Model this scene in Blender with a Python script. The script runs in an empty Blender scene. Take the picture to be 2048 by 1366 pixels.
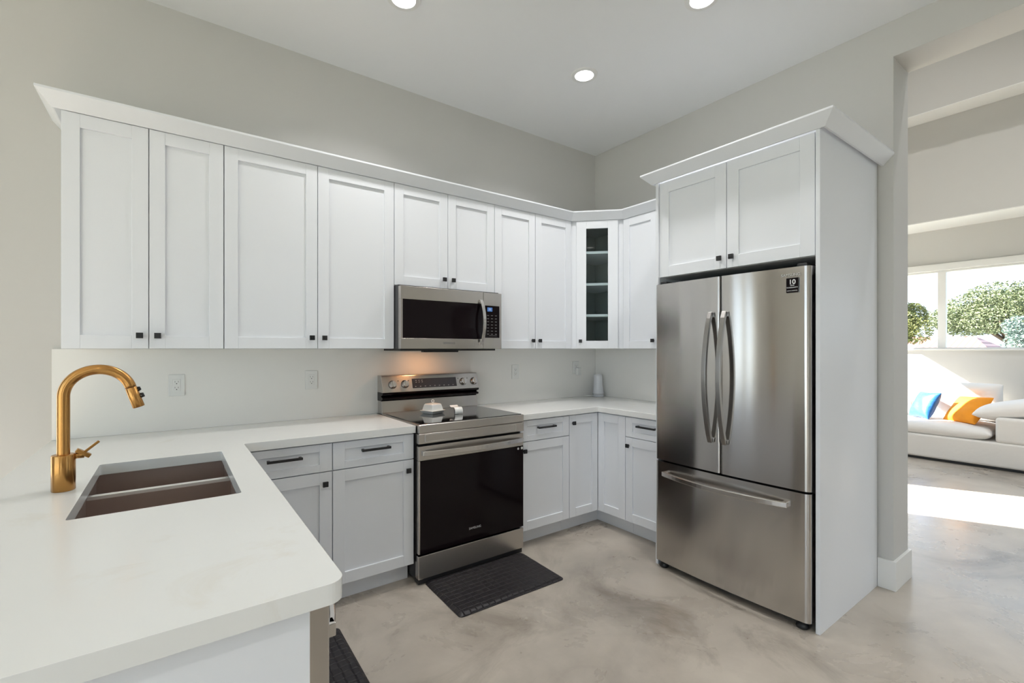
import bpy, bmesh, math, random
from mathutils import Vector, Matrix
from mathutils.geometry import tessellate_polygon

SC = bpy.context.scene
COL = SC.collection
K = 0.0254            # everything below is written in inches

# ------------------------------------------------------------------ camera
cam_d = bpy.data.cameras.new('camera')
cam_d.sensor_width = 36.0
cam_d.lens = 931.5 * 36.0 / 2048.0
cam_d.shift_y = 14.5 / 2048.0
cam_d.clip_start = 0.05
cam_d.clip_end = 400
cam = bpy.data.objects.new('camera', cam_d)
COL.objects.link(cam)
cam.location = (-128.8 * K, -123.25 * K, 53.4 * K)
cam.rotation_euler = (math.radians(90), 0, math.radians(53.87 - 90))
SC.camera = cam

# ------------------------------------------------------------------ world, sun, exposure
W = bpy.data.worlds.new('sky'); SC.world = W; W.use_nodes = True
nt = W.node_tree; nt.nodes.clear()
wo = nt.nodes.new('ShaderNodeOutputWorld'); bg = nt.nodes.new('ShaderNodeBackground')
wtc = nt.nodes.new('ShaderNodeTexCoord'); wsx = nt.nodes.new('ShaderNodeSeparateXYZ'); wrp = nt.nodes.new('ShaderNodeValToRGB')
wrp.color_ramp.elements[0].position = 0.0; wrp.color_ramp.elements[0].color = (0.73, 0.865, 1.0, 1)
wrp.color_ramp.elements[1].position = 0.5; wrp.color_ramp.elements[1].color = (0.50, 0.73, 1.0, 1)
nt.links.new(wtc.outputs['Generated'], wsx.inputs[0]); nt.links.new(wsx.outputs['Z'], wrp.inputs[0])
nt.links.new(wrp.outputs[0], bg.inputs[0]); bg.inputs[1].default_value = 2.75
nt.links.new(bg.outputs[0], wo.inputs[0])

sun_dir = Vector((0.42, -0.907, -0.69)).normalized()
sd = bpy.data.lights.new('sun', 'SUN'); sd.energy = 45.0; sd.angle = math.radians(0.6); sd.color = (1.0, 0.95, 0.86)
sun = bpy.data.objects.new('sun', sd); COL.objects.link(sun)
sun.rotation_euler = sun_dir.to_track_quat('-Z', 'Y').to_euler()
sun.location = (0, 3, 12)

def portal(name, c, size, aim):
    l = bpy.data.lights.new(name, 'AREA'); l.shape = 'RECTANGLE'; l.size = size[0] * K; l.size_y = size[1] * K
    l.cycles.is_portal = True
    o = bpy.data.objects.new(name, l); COL.objects.link(o)
    o.location = Vector(c) * K
    zx = -Vector(aim).normalized(); xx = Vector((0, 0, 1)).cross(zx).normalized(); yy = zx.cross(xx)
    o.rotation_euler = Matrix((xx, yy, zx)).transposed().to_euler()
    return o

portal('daylight_portal_south', (-200, -292, 42), (72, 84), (0, 1, 0))
portal('daylight_portal_west', (-264, -143, 57), (176, 104), (1, 0, 0))
portal('daylight_portal_north', (-198, 2, 48), (52, 88), (0, -1, 0))
portal('daylight_portal_living_east', (208, -85, 74.5), (130, 43), (-1, 0, 0))
portal('daylight_portal_living_south', (150, -292, 105), (78, 205), (0, 1, 0))
portal('daylight_portal_living_north', (100, 3, 50), (180, 100), (0, -1, 0))

vs = SC.view_settings
vs.view_transform = 'Standard'; vs.look = 'None'; vs.gamma = 1.0; vs.exposure = -0.13; vs.use_curve_mapping = False
try:
    SC.cycles.use_denoising = True
    SC.cycles.max_bounces = 10; SC.cycles.diffuse_bounces = 6; SC.cycles.glossy_bounces = 5
    SC.cycles.transparent_max_bounces = 16
    SC.cycles.sample_clamp_indirect = 6.0
    SC.cycles.caustics_reflective = False; SC.cycles.caustics_refractive = False
except Exception:
    pass

# ------------------------------------------------------------------ materials
def mat(name, col, rough=0.5, metal=0.0, spec=0.5, coat=0.0, bump=None, emit=None, aniso=None, vary=None):
    m = bpy.data.materials.new(name); m.use_nodes = True
    n = m.node_tree; b = n.nodes['Principled BSDF']
    b.inputs['Base Color'].default_value = (*col, 1); b.inputs['Roughness'].default_value = rough
    b.inputs['Metallic'].default_value = metal; b.inputs['Specular IOR Level'].default_value = spec
    b.inputs['Coat Weight'].default_value = coat; b.inputs['Coat Roughness'].default_value = 0.08
    tc = n.nodes.new('ShaderNodeTexCoord')
    if emit:
        b.inputs['Emission Color'].default_value = (*emit[0], 1); b.inputs['Emission Strength'].default_value = emit[1]
    if vary:          # (scale, amount): mottled colour of the thing itself
        t = n.nodes.new('ShaderNodeTexNoise'); t.inputs['Scale'].default_value = vary[0]; t.inputs['Detail'].default_value = 6
        mx = n.nodes.new('ShaderNodeMix'); mx.data_type = 'RGBA'
        a = vary[1]
        mx.inputs['A'].default_value = (*[c * (1 - a) for c in col], 1); mx.inputs['B'].default_value = (*[min(1, c * (1 + a)) for c in col], 1)
        n.links.new(tc.outputs['Object'], t.inputs['Vector']); n.links.new(t.outputs['Fac'], mx.inputs['Factor'])
        n.links.new(mx.outputs['Result'], b.inputs['Base Color'])
    if bump:          # (scale xyz, strength, distance)
        mp = n.nodes.new('ShaderNodeMapping'); mp.inputs['Scale'].default_value = bump[0]
        t = n.nodes.new('ShaderNodeTexNoise'); t.inputs['Scale'].default_value = 1.0; t.inputs['Detail'].default_value = 4
        bp = n.nodes.new('ShaderNodeBump'); bp.inputs['Strength'].default_value = bump[1]; bp.inputs['Distance'].default_value = bump[2]
        n.links.new(tc.outputs['Object'], mp.inputs[0]); n.links.new(mp.outputs[0], t.inputs['Vector'])
        n.links.new(t.outputs['Fac'], bp.inputs['Height']); n.links.new(bp.outputs[0], b.inputs['Normal'])
    if aniso:
        tg = n.nodes.new('ShaderNodeTangent'); tg.direction_type = 'RADIAL'; tg.axis = 'Z'
        n.links.new(tg.outputs[0], b.inputs['Tangent'])
        b.inputs['Anisotropic'].default_value = aniso[0]; b.inputs['Anisotropic Rotation'].default_value = aniso[1]
    return m

M = {}
M['wall'] = mat('greige_wall_paint', (0.55, 0.545, 0.525), 0.7, bump=((60, 60, 60), 0.04, 0.002))
M['ceiling'] = mat('white_ceiling_paint', (0.81, 0.82, 0.825), 0.8, bump=((50, 50, 50), 0.03, 0.002))
M['trim'] = mat('white_trim_paint', (0.76, 0.76, 0.74), 0.45, bump=((30, 30, 30), 0.02, 0.001))
M['cab'] = mat('white_cabinet_paint', (0.765, 0.785, 0.82), 0.38, bump=((90, 90, 12), 0.02, 0.0006))
M['cabin'] = mat('shaded_cabinet_interior', (0.50, 0.54, 0.53), 0.7, bump=((60, 60, 60), 0.02, 0.001))  # grey stands in for the unlit inside of the glazed cabinet
M['black'] = mat('matte_black_metal', (0.012, 0.012, 0.013), 0.4, bump=((200, 200, 200), 0.02, 0.0005))
M['blackplastic'] = mat('black_plastic', (0.015, 0.015, 0.016), 0.45, bump=((200, 200, 200), 0.02, 0.0005))
M['darkgap'] = mat('dark_rubber_gasket', (0.01, 0.01, 0.01), 0.8, bump=((200, 200, 200), 0.02, 0.0005))
M['fridgebody'] = mat('charcoal_enamel', (0.05, 0.05, 0.055), 0.5, bump=((100, 100, 100), 0.02, 0.0005))
M['steel'] = mat('brushed_stainless_steel', (0.55, 0.53, 0.51), 0.155, 1.0, aniso=(1.0, 0.25))
M['steelflat'] = mat('satin_stainless_steel', (0.52, 0.49, 0.46), 0.27, 1.0, bump=((3, 3, 400), 0.03, 0.0004), aniso=(0.5, 0.25))
M['darksteel'] = mat('dark_brushed_handle_steel', (0.30, 0.29, 0.28), 0.3, 1.0)
M['handle'] = mat('polished_steel_handle', (0.58, 0.56, 0.54), 0.22, 1.0, bump=((20, 20, 20), 0.01, 0.0004))
M['sink'] = mat('satin_sink_steel', (0.50, 0.42, 0.385), 0.42, 1.0, bump=((300, 300, 300), 0.03, 0.0004))
M['rim'] = mat('bright_sink_rim_steel', (0.85, 0.84, 0.82), 0.5, 1.0, bump=((300, 300, 300), 0.02, 0.0004))
M['gold'] = mat('brushed_gold_brass', (0.52, 0.27, 0.085), 0.26, 1.0, aniso=(0.8, 0.25))
M['blackglass'] = mat('black_oven_glass', (0.008, 0.005, 0.006), 0.07, spec=0.16, bump=((2, 2, 2), 0.004, 0.001))
M['cookglass'] = mat('black_ceramic_cooktop_glass', (0.010, 0.009, 0.009), 0.05, spec=0.9, coat=0.6, bump=((2, 2, 2), 0.003, 0.001))
M['screen'] = mat('dark_display_glass', (0.02, 0.02, 0.028), 0.12, bump=((2, 2, 2), 0.004, 0.001))
M['bluelcd'] = mat('blue_display', (0.01, 0.03, 0.08), 0.3, emit=((0.12, 0.3, 0.75), 0.55), bump=((2, 2, 2), 0.004, 0.001))
M['ink'] = mat('pale_printed_lettering', (0.55, 0.56, 0.57), 0.5, bump=((90, 90, 90), 0.02, 0.0005))
M['whiteink'] = mat('white_printed_lettering', (0.85, 0.85, 0.85), 0.5, bump=((90, 90, 90), 0.02, 0.0005))
M['greyink'] = mat('grey_printed_lettering', (0.17, 0.17, 0.17), 0.5, bump=((90, 90, 90), 0.02, 0.0005))
M['plate'] = mat('white_outlet_plastic', (0.72, 0.73, 0.71), 0.35, bump=((60, 60, 60), 0.01, 0.0005))
M['slot'] = mat('dark_outlet_slot', (0.05, 0.05, 0.05), 0.6, bump=((60, 60, 60), 0.01, 0.0005))
M['ceramic'] = mat('white_glazed_ceramic', (0.80, 0.80, 0.77), 0.15, coat=0.5, bump=((20, 20, 20), 0.01, 0.0005))
M['plastic'] = mat('white_device_plastic', (0.66, 0.68, 0.71), 0.4, bump=((60, 60, 60), 0.01, 0.0005))
M['sofa'] = mat('white_slipcover_cotton', (0.72, 0.70, 0.67), 0.9, bump=((14, 14, 14), 0.25, 0.01))
M['pillow'] = mat('white_cotton_pillow', (0.78, 0.76, 0.74), 0.9, bump=((12, 12, 12), 0.35, 0.012))
M['orange'] = mat('orange_velvet', (0.85, 0.30, 0.01), 0.75, bump=((18, 18, 18), 0.25, 0.008), vary=(9, 0.2))
M['blue'] = mat('blue_velvet', (0.012, 0.115, 0.36), 0.55, bump=((16, 16, 30), 0.4, 0.012), vary=(14, 0.45))
M['bark'] = mat('grey_bark', (0.13, 0.09, 0.065), 0.9, bump=((30, 30, 8), 0.6, 0.02), vary=(8, 0.3))
M['leafA'] = mat('olive_leaves', (0.17, 0.20, 0.10), 0.5, vary=(1.5, 0.45))
M['leafB'] = mat('yellow_green_leaves', (0.20, 0.21, 0.06), 0.5, vary=(1.5, 0.5))
M['leafC'] = mat('silvery_green_leaves', (0.20, 0.27, 0.24), 0.5, vary=(1.5, 0.35))
M['grass'] = mat('pale_dry_lawn', (0.30, 0.31, 0.27), 0.9, bump=((12, 12, 12), 0.4, 0.03), vary=(2, 0.4))
M['stucco'] = mat('cream_stucco', (0.45, 0.41, 0.36), 0.9, bump=((30, 30, 30), 0.2, 0.01))

def mat_quartz():
    m = bpy.data.materials.new('white_quartz_worktop'); m.use_nodes = True
    n = m.node_tree; b = n.nodes['Principled BSDF']; L = n.links
    tc = n.nodes.new('ShaderNodeTexCoord')
    t = n.nodes.new('ShaderNodeTexNoise'); t.inputs['Scale'].default_value = 2.2; t.inputs['Detail'].default_value = 8; t.inputs['Roughness'].default_value = 0.65
    t.inputs['Distortion'].default_value = 1.2
    r = n.nodes.new('ShaderNodeValToRGB'); e = r.color_ramp.elements
    e[0].position = 0.26; e[0].color = (0.72, 0.695, 0.64, 1); e[1].position = 0.40; e[1].color = (0.775, 0.78, 0.765, 1)
    L.new(tc.outputs['Object'], t.inputs['Vector']); L.new(t.outputs['Fac'], r.inputs[0]); L.new(r.outputs[0], b.inputs['Base Color'])
    b.inputs['Roughness'].default_value = 0.19; b.inputs['Specular IOR Level'].default_value = 0.5
    return m
M['quartz'] = mat_quartz()
M['splash'] = mat('white_quartz_backsplash', (0.775, 0.77, 0.74), 0.3, vary=(1.5, 0.03))

def mat_concrete():
    m = bpy.data.materials.new('polished_stained_concrete'); m.use_nodes = True
    n = m.node_tree; b = n.nodes['Principled BSDF']; L = n.links
    tc = n.nodes.new('ShaderNodeTexCoord')
    def noise(scale, detail, dist, rough=0.6):
        t = n.nodes.new('ShaderNodeTexNoise'); t.inputs['Scale'].default_value = scale; t.inputs['Detail'].default_value = detail
        t.inputs['Distortion'].default_value = dist; t.inputs['Roughness'].default_value = rough
        L.new(tc.outputs['Object'], t.inputs['Vector']); return t
    a = noise(0.9, 6, 0.25, 0.55)
    r = n.nodes.new('ShaderNodeValToRGB'); r.color_ramp.elements[0].position = 0.30; r.color_ramp.elements[0].color = (0.29, 0.26, 0.225, 1)
    r.color_ramp.elements[1].position = 0.66; r.color_ramp.elements[1].color = (0.56, 0.505, 0.44, 1)
    mid = r.color_ramp.elements.new(0.45); mid.color = (0.44, 0.395, 0.34, 1)
    L.new(a.outputs['Fac'], r.inputs[0])
    c = noise(2.3, 8, 0.35, 0.62)
    r2 = n.nodes.new('ShaderNodeValToRGB'); r2.color_ramp.elements[0].position = 0.34; r2.color_ramp.elements[0].color = (0.76, 0.745, 0.74, 1)
    r2.color_ramp.elements[1].position = 0.62; r2.color_ramp.elements[1].color = (1, 1, 1, 1)
    L.new(c.outputs['Fac'], r2.inputs[0])
    mx = n.nodes.new('ShaderNodeMix'); mx.data_type = 'RGBA'; mx.blend_type = 'MULTIPLY'; mx.inputs['Factor'].default_value = 0.85
    L.new(r.outputs[0], mx.inputs['A']); L.new(r2.outputs[0], mx.inputs['B'])
    w = noise(1.35, 10, 1.1, 0.68)
    r3 = n.nodes.new('ShaderNodeValToRGB'); r3.color_ramp.elements[0].position = 0.51; r3.color_ramp.elements[0].color = (1, 1, 1, 1)
    r3.color_ramp.elements[1].position = 0.74; r3.color_ramp.elements[1].color = (0.42, 0.39, 0.365, 1)
    L.new(w.outputs['Fac'], r3.inputs[0])
    m2 = n.nodes.new('ShaderNodeMix'); m2.data_type = 'RGBA'; m2.blend_type = 'MULTIPLY'; m2.inputs['Factor'].default_value = 0.9
    L.new(mx.outputs['Result'], m2.inputs['A']); L.new(r3.outputs[0], m2.inputs['B'])
    L.new(m2.outputs['Result'], b.inputs['Base Color'])
    rr = n.nodes.new('ShaderNodeMapRange'); rr.inputs['To Min'].default_value = 0.16; rr.inputs['To Max'].default_value = 0.42
    L.new(c.outputs['Fac'], rr.inputs['Value']); L.new(rr.outputs[0], b.inputs['Roughness'])
    b.inputs['Specular IOR Level'].default_value = 0.5
    return m
M['floor'] = mat_concrete()

def mat_rubber():
    m = bpy.data.materials.new('black_rubber_mat'); m.use_nodes = True
    n = m.node_tree; b = n.nodes['Principled BSDF']; L = n.links
    tc = n.nodes.new('ShaderNodeTexCoord')
    v = n.nodes.new('ShaderNodeTexVoronoi'); v.feature = 'DISTANCE_TO_EDGE'; v.inputs['Scale'].default_value = 26; v.inputs['Randomness'].default_value = 0.12
    r = n.nodes.new('ShaderNodeMapRange'); r.inputs['From Max'].default_value = 0.12
    bp = n.nodes.new('ShaderNodeBump'); bp.inputs['Strength'].default_value = 1.0; bp.inputs['Distance'].default_value = 0.004
    L.new(tc.outputs['Object'], v.inputs['Vector']); L.new(v.outputs['Distance'], r.inputs['Value']); L.new(r.outputs[0], bp.inputs['Height'])
    L.new(bp.outputs[0], b.inputs['Normal'])
    b.inputs['Base Color'].default_value = (0.013, 0.010, 0.012, 1); b.inputs['Roughness'].default_value = 0.5
    return m
M['rubber'] = mat_rubber()

def mat_tile():
    m = bpy.data.materials.new('red_roof_tiles'); m.use_nodes = True
    n = m.node_tree; b = n.nodes['Principled BSDF']; L = n.links
    tc = n.nodes.new('ShaderNodeTexCoord')
    v = n.nodes.new('ShaderNodeTexWave'); v.inputs['Scale'].default_value = 1.4; v.bands_direction = 'Y'
    r = n.nodes.new('ShaderNodeValToRGB'); r.color_ramp.elements[0].color = (0.25, 0.08, 0.06, 1); r.color_ramp.elements[1].color = (0.62, 0.32, 0.26, 1)
    L.new(tc.outputs['Object'], v.inputs['Vector']); L.new(v.outputs['Fac'], r.inputs[0]); L.new(r.outputs[0], b.inputs['Base Color'])
    return m
M['tile'] = mat_tile()

def mat_pane(name, tint=(1, 1, 1)):
    m = bpy.data.materials.new(name); m.use_nodes = True
    n = m.node_tree; n.nodes.clear(); L = n.links
    o = n.nodes.new('ShaderNodeOutputMaterial'); mx = n.nodes.new('ShaderNodeMixShader')
    tr = n.nodes.new('ShaderNodeBsdfTransparent'); tr.inputs[0].default_value = (*tint, 1)
    gl = n.nodes.new('ShaderNodeBsdfGlossy'); gl.inputs['Roughness'].default_value = 0.02
    fr = n.nodes.new('ShaderNodeFresnel'); fr.inputs[0].default_value = 1.35
    ge = n.nodes.new('ShaderNodeNewGeometry'); inv = n.nodes.new('ShaderNodeMath'); inv.operation = 'SUBTRACT'; inv.inputs[0].default_value = 1.0
    mu = n.nodes.new('ShaderNodeMath'); mu.operation = 'MULTIPLY'
    L.new(ge.outputs['Backfacing'], inv.inputs[1]); L.new(inv.outputs[0], mu.inputs[0]); L.new(fr.outputs[0], mu.inputs[1])
    L.new(mu.outputs[0], mx.inputs[0]); L.new(tr.outputs[0], mx.inputs[1]); L.new(gl.outputs[0], mx.inputs[2]); L.new(mx.outputs[0], o.inputs[0])
    return m
M['pane'] = mat_pane('window_glass')
M['cabpane'] = mat_pane('cabinet_door_glass', (0.86, 0.90, 0.90))
M['lamp'] = mat('warm_white_lamp_lens', (0.9, 0.9, 0.9), 0.4, emit=((1.0, 0.98, 0.95), 9.0))
M['warmlamp'] = mat('amber_cooktop_lamp', (0.9, 0.7, 0.4), 0.4, emit=((1.0, 0.5, 0.16), 40.0))

# ------------------------------------------------------------------ mesh helpers
ORG = {}
class MB:
    def __init__(s, T=None):
        s.v = []; s.f = []; s.T = T; s.sm = []
    def add(s, vs, fs, smooth=False):
        b = len(s.v)
        for p in vs:
            p = Vector(p)
            s.v.append(s.T @ p if s.T else p)
        for q in fs:
            s.f.append([b + i for i in q]); s.sm.append(smooth)
        return s
    def box(s, x0, x1, y0, y1, z0, z1):
        x0, x1 = min(x0, x1), max(x0, x1); y0, y1 = min(y0, y1), max(y0, y1); z0, z1 = min(z0, z1), max(z0, z1)
        return s.add([(x0, y0, z0), (x1, y0, z0), (x1, y1, z0), (x0, y1, z0), (x0, y0, z1), (x1, y0, z1), (x1, y1, z1), (x0, y1, z1)],
              [(0, 3, 2, 1), (4, 5, 6, 7), (0, 1, 5, 4), (1, 2, 6, 5), (2, 3, 7, 6), (3, 0, 4, 7)])
    def prism(s, poly, z0, z1, holes=()):
        loops = [list(poly)] + [list(h) for h in holes]
        flat = [p for l in loops for p in l]
        tris = tessellate_polygon([[Vector((p[0], p[1], 0)) for p in l] for l in loops])
        n = len(flat)
        vs = [(p[0], p[1], z0) for p in flat] + [(p[0], p[1], z1) for p in flat]
        fs = []
        for t in tris:
            a, b_, c = [Vector((flat[i][0], flat[i][1], 0)) for i in t]
            if (b_ - a).cross(c - a).z < 0: t = (t[0], t[2], t[1])
            fs.append((t[0] + n, t[1] + n, t[2] + n)); fs.append((t[2], t[1], t[0]))
        o = 0
        for l in loops:
            m = len(l)
            for i in range(m):
                j = (i + 1) % m
                fs.append((o + i, o + j, o + j + n, o + i + n))
            o += m
        return s.add(vs, fs)
    def extrude_x(s, prof, x0, x1):      # prof = [(y,z)...]
        n = len(prof)
        vs = [(x0, p[0], p[1]) for p in prof] + [(x1, p[0], p[1]) for p in prof]
        fs = [tuple(range(n)), tuple(range(2 * n - 1, n - 1, -1))] + [(i, i + n, (i + 1) % n + n, (i + 1) % n) for i in range(n)]
        return s.add(vs, fs)
    def tube(s, pts, r, n=14, flat=1.0, smooth=True, caps=True):
        pts = [Vector(p) for p in pts]; rs = r if isinstance(r, (list, tuple)) else [r] * len(pts)
        vs = []; up = None
        for i, p in enumerate(pts):
            t = (pts[min(i + 1, len(pts) - 1)] - pts[max(i - 1, 0)]).normalized()
            if up is None:
                a = Vector((0, 0, 1)) if abs(t.z) < 0.9 else Vector((0, 1, 0))
                up = (a - t * a.dot(t)).normalized()
            else:
                up = (up - t * up.dot(t)).normalized()
            sd_ = t.cross(up)
            for k in range(n):
                q = 2 * math.pi * k / n
                vs.append(p + (up * math.cos(q) + sd_ * math.sin(q) * flat) * rs[i])
        fs = []
        for i in range(len(pts) - 1):
            for k in range(n):
                k2 = (k + 1) % n
                fs.append((i * n + k, i * n + k2, (i + 1) * n + k2, (i + 1) * n + k))
        s.add(vs, fs, smooth)
        if caps:
            b = len(s.v) - len(vs)
            s.f.append([b + k for k in range(n)][::-1]); s.sm.append(False)
            s.f.append([b + (len(pts) - 1) * n + k for k in range(n)]); s.sm.append(False)
        return s
    def bar(s, pts, w, h, up=(0, 0, 1)):    # rectangular section sweep; w sideways, h along up
        pts = [Vector(p) for p in pts]; U = Vector(up); vs = []
        for i, p in enumerate(pts):
            t = (pts[min(i + 1, len(pts) - 1)] - pts[max(i - 1, 0)]).normalized()
            u = (U - t * U.dot(t)).normalized(); sd_ = t.cross(u)
            for a, b_ in ((-1, -1), (1, -1), (1, 1), (-1, 1)):
                vs.append(p + sd_ * a * w / 2 + u * b_ * h / 2)
        fs = [(0, 1, 2, 3)[::-1]]
        for i in range(len(pts) - 1):
            for k in range(4):
                k2 = (k + 1) % 4
                fs.append((i * 4 + k, i * 4 + k2, (i + 1) * 4 + k2, (i + 1) * 4 + k))
        e = (len(pts) - 1) * 4
        fs.append((e, e + 1, e + 2, e + 3))
        return s.add(vs, fs)
    def lathe(s, prof, c, n=32, axis=(0, 0, 1), sx=1.0, sy=1.0):   # prof [(r,h)]
        A = Vector(axis).normalized()
        R = Vector((1, 0, 0)) if abs(A.x) < 0.9 else Vector((0, 1, 0))
        R = (R - A * R.dot(A)).normalized(); S2 = A.cross(R); C = Vector(c); vs = []
        for r, h in prof:
            for k in range(n):
                q = 2 * math.pi * k / n
                vs.append(C + A * h + (R * math.cos(q) * sx + S2 * math.sin(q) * sy) * r)
        fs = []
        for i in range(len(prof) - 1):
            for k in range(n):
                k2 = (k + 1) % n
                fs.append((i * n + k, i * n + k2, (i + 1) * n + k2, (i + 1) * n + k))
        s.add(vs, fs, True)
        b = len(s.v) - len(vs)
        s.f.append([b + k for k in range(n)][::-1]); s.sm.append(False)
        s.f.append([b + (len(prof) - 1) * n + k for k in range(n)]); s.sm.append(False)
        return s

def ob(name, mb, m, parent=None, bevel=0.0, seg=2, base=True, fixn=True):
    vs = mb.v
    xs = [p.x for p in vs]; ys = [p.y for p in vs]; zs = [p.z for p in vs]
    o0 = Vector(((min(xs) + max(xs)) / 2, (min(ys) + max(ys)) / 2, min(zs)))
    me = bpy.data.meshes.new(name)
    me.from_pydata([(p - o0) * K for p in vs], [], mb.f)
    me.polygons.foreach_set('use_smooth', mb.sm)
    me.materials.append(m)
    if fixn:
        bm = bmesh.new(); bm.from_mesh(me); bmesh.ops.recalc_face_normals(bm, faces=bm.faces); bm.to_mesh(me); bm.free()
    me.update()
    o = bpy.data.objects.new(name, me); COL.objects.link(o)
    ORG[o] = o0.copy()
    if parent:
        o.parent = parent; o.location = (o0 - ORG[parent]) * K
    else:
        o.location = o0 * K
    if bevel:
        b = o.modifiers.new('bevel', 'BEVEL'); b.width = bevel * K; b.segments = seg; b.limit_method = 'ANGLE'; b.angle_limit = math.radians(35)
        b.harden_normals = False
    return o

def thing(name, label, cat, loc, group=None):
    o = bpy.data.objects.new(name, None); COL.objects.link(o); o.empty_display_size = 0.05
    o.location = Vector(loc) * K; ORG[o] = Vector(loc); o['label'] = label; o['category'] = cat
    if group: o['group'] = group
    return o
def tag(o, label, cat, group=None):
    o['label'] = label; o['category'] = cat
    if group: o['group'] = group
    return o
def struct(name, mb, m, parent=None, bevel=0.0):
    o = ob(name, mb, m, parent, bevel)
    if not parent: o['kind'] = 'structure'
    return o

def text(name, s, size, loc, u, parent, m, n=None, up=(0, 0, 1), align='CENTER', bold=0.0, tilt=None):
    cu = bpy.data.curves.new(name, 'FONT'); cu.body = s; cu.size = size; cu.align_x = align; cu.align_y = 'CENTER'
    cu.extrude = 0.008; cu.offset = bold
    t = bpy.data.objects.new(name, cu); COL.objects.link(t)
    dg = bpy.context.evaluated_depsgraph_get(); dg.update()
    me = bpy.data.meshes.new_from_object(t.evaluated_get(dg))
    bpy.data.objects.remove(t); bpy.data.curves.remove(cu)
    U = Vector(u).normalized(); Z = Vector(up).normalized(); C = Vector(loc); N = U.cross(Z)
    mb = MB()
    mb.add([C + U * v.co.x + Z * v.co.y + N * v.co.z for v in me.vertices], [tuple(p.vertices) for p in me.polygons])
    bpy.data.meshes.remove(me)
    return ob(name, mb, m, parent, fixn=False)

def frame_T(o, u, n):
    # local (u, out, z) -> world
    u = Vector(u).normalized(); n = Vector(n).normalized()
    T = Matrix.Identity(4)
    for i in range(3):
        T[i][0] = u[i]; T[i][1] = n[i]; T[i][2] = (0, 0, 1)[i]; T[i][3] = o[i]
    return T

def shaker(name, T, u0, u1, z0, z1, parent, th=0.75, st=2.4, rl=None, glass=False):
    rl = rl or st
    mb = MB(T)
    mb.box(u0, u0 + st, 0, th, z0, z1); mb.box(u1 - st, u1, 0, th, z0, z1)
    mb.box(u0 + st, u1 - st, 0, th - 0.004, z1 - rl, z1); mb.box(u0 + st, u1 - st, 0, th - 0.004, z0, z0 + rl)
    if not glass:
        mb.box(u0 + st - 0.05, u1 - st + 0.05, 0.1, th - 0.42, z0 + rl - 0.05, z1 - rl + 0.05)
    o = ob(name, mb, M['cab'], parent, bevel=0.04, seg=1)
    if glass:
        ob('glass_pane', MB(T).box(u0 + st - 0.05, u1 - st + 0.05, 0.15, 0.3, z0 + rl - 0.05, z1 - rl + 0.05), M['cabpane'], o)
    return o
def knob(T, u, z, parent, th=0.75):
    mb = MB(T); mb.box(u - 0.22, u + 0.22, th, th + 0.6, z - 0.22, z + 0.22); mb.box(u - 0.52, u + 0.52, th + 0.55, th + 1.0, z - 0.52, z + 0.52)
    return ob('knob', mb, M['black'], parent, bevel=0.04)
def pull(T, u, z, parent, L=6.3, th=0.75):
    mb = MB(T)
    for q in (-1, 1):
        mb.box(u + q * (L / 2 - 0.35) - 0.25, u + q * (L / 2 - 0.35) + 0.25, th, th + 0.9, z - 0.25, z + 0.25)
    mb.box(u - L / 2, u + L / 2, th + 0.75, th + 1.15, z - 0.25, z + 0.25)
    return ob('bar_pull', mb, M['black'], parent, bevel=0.06)

# ------------------------------------------------------------------ the setting
CE = 126.0
JY = -89.8     # end of the fridge wall, start of the wide opening
def slab_openings(mb, axis, a0, a1, t0, t1, z0, z1, holes):
    # wall along axis 'x' or 'y'; holes [(h0,h1,hz0,hz1)] sorted along the axis
    def b(p, q, zz0, zz1):
        if q - p < 0.01 or zz1 - zz0 < 0.01: return
        if axis == 'x': mb.box(p, q, t0, t1, zz0, zz1)
        else: mb.box(t0, t1, p, q, zz0, zz1)
    cur = a0
    for h0, h1, hz0, hz1 in sorted(holes):
        b(cur, h0, z0, z1); b(h0, h1, z0, hz0); b(h0, h1, hz1, z1); cur = h1
    b(cur, a1, z0, z1)
    return mb

struct('floor', MB().box(-275, 215, -300, 12, -6, 0), M['floor'])
struct('ceiling', MB().box(-275, -0.01, -300, 10, CE, CE + 6), M['ceiling'])
struct('wall_back', slab_openings(MB(), 'x', -275, 0, 0.0, 6, 0, CE, [(-224, -172, 4, 92)]), M['wall'])
struct('wall_right', slab_openings(MB(), 'y', -290, 6, 0.0, 10.4, 0, 236, [(-262, JY, -1, 118)]), M['wall'])
struct('wall_left', slab_openings(MB(), 'y', -290, 0, -268, -262, 0, CE, [(-230, -56, 6, 108)]), M['wall'])
struct('wall_rear', slab_openings(MB(), 'x', -268, 0, -296, -290, 0, CE, [(-235, -165, 1, 84)]), M['wall'])
# living room beyond
struct('wall_living_back', slab_openings(MB(), 'x', 10.4, 205, 0.0, 6, 0, 236, [(25.7, 74.4, 0.5, 92), (139, 201, 24, 92)]), M['wall'])
struct('wall_living_far', slab_openings(MB(), 'y', -296, 6, 205, 211, 0, 236, [(-150, -20, 53.3, 95.6)]), M['wall'])
struct('wall_living_rear', slab_openings(MB(), 'x', 10.4, 205, -296, -290, 0, 236, [(110, 190, 1, 210)]), M['wall'])
struct('ceiling_living', MB().box(0, 211, -296, 6, 230, 236), M['ceiling'])
sof = MB(); sof.box(181, 204.9, -290, -0.1, 118, 168.8); sof.box(168, 204.9, -290, -0.1, 168.8, 229.9)
struct('ceiling_living_soffit', sof, M['wall'])
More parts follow.
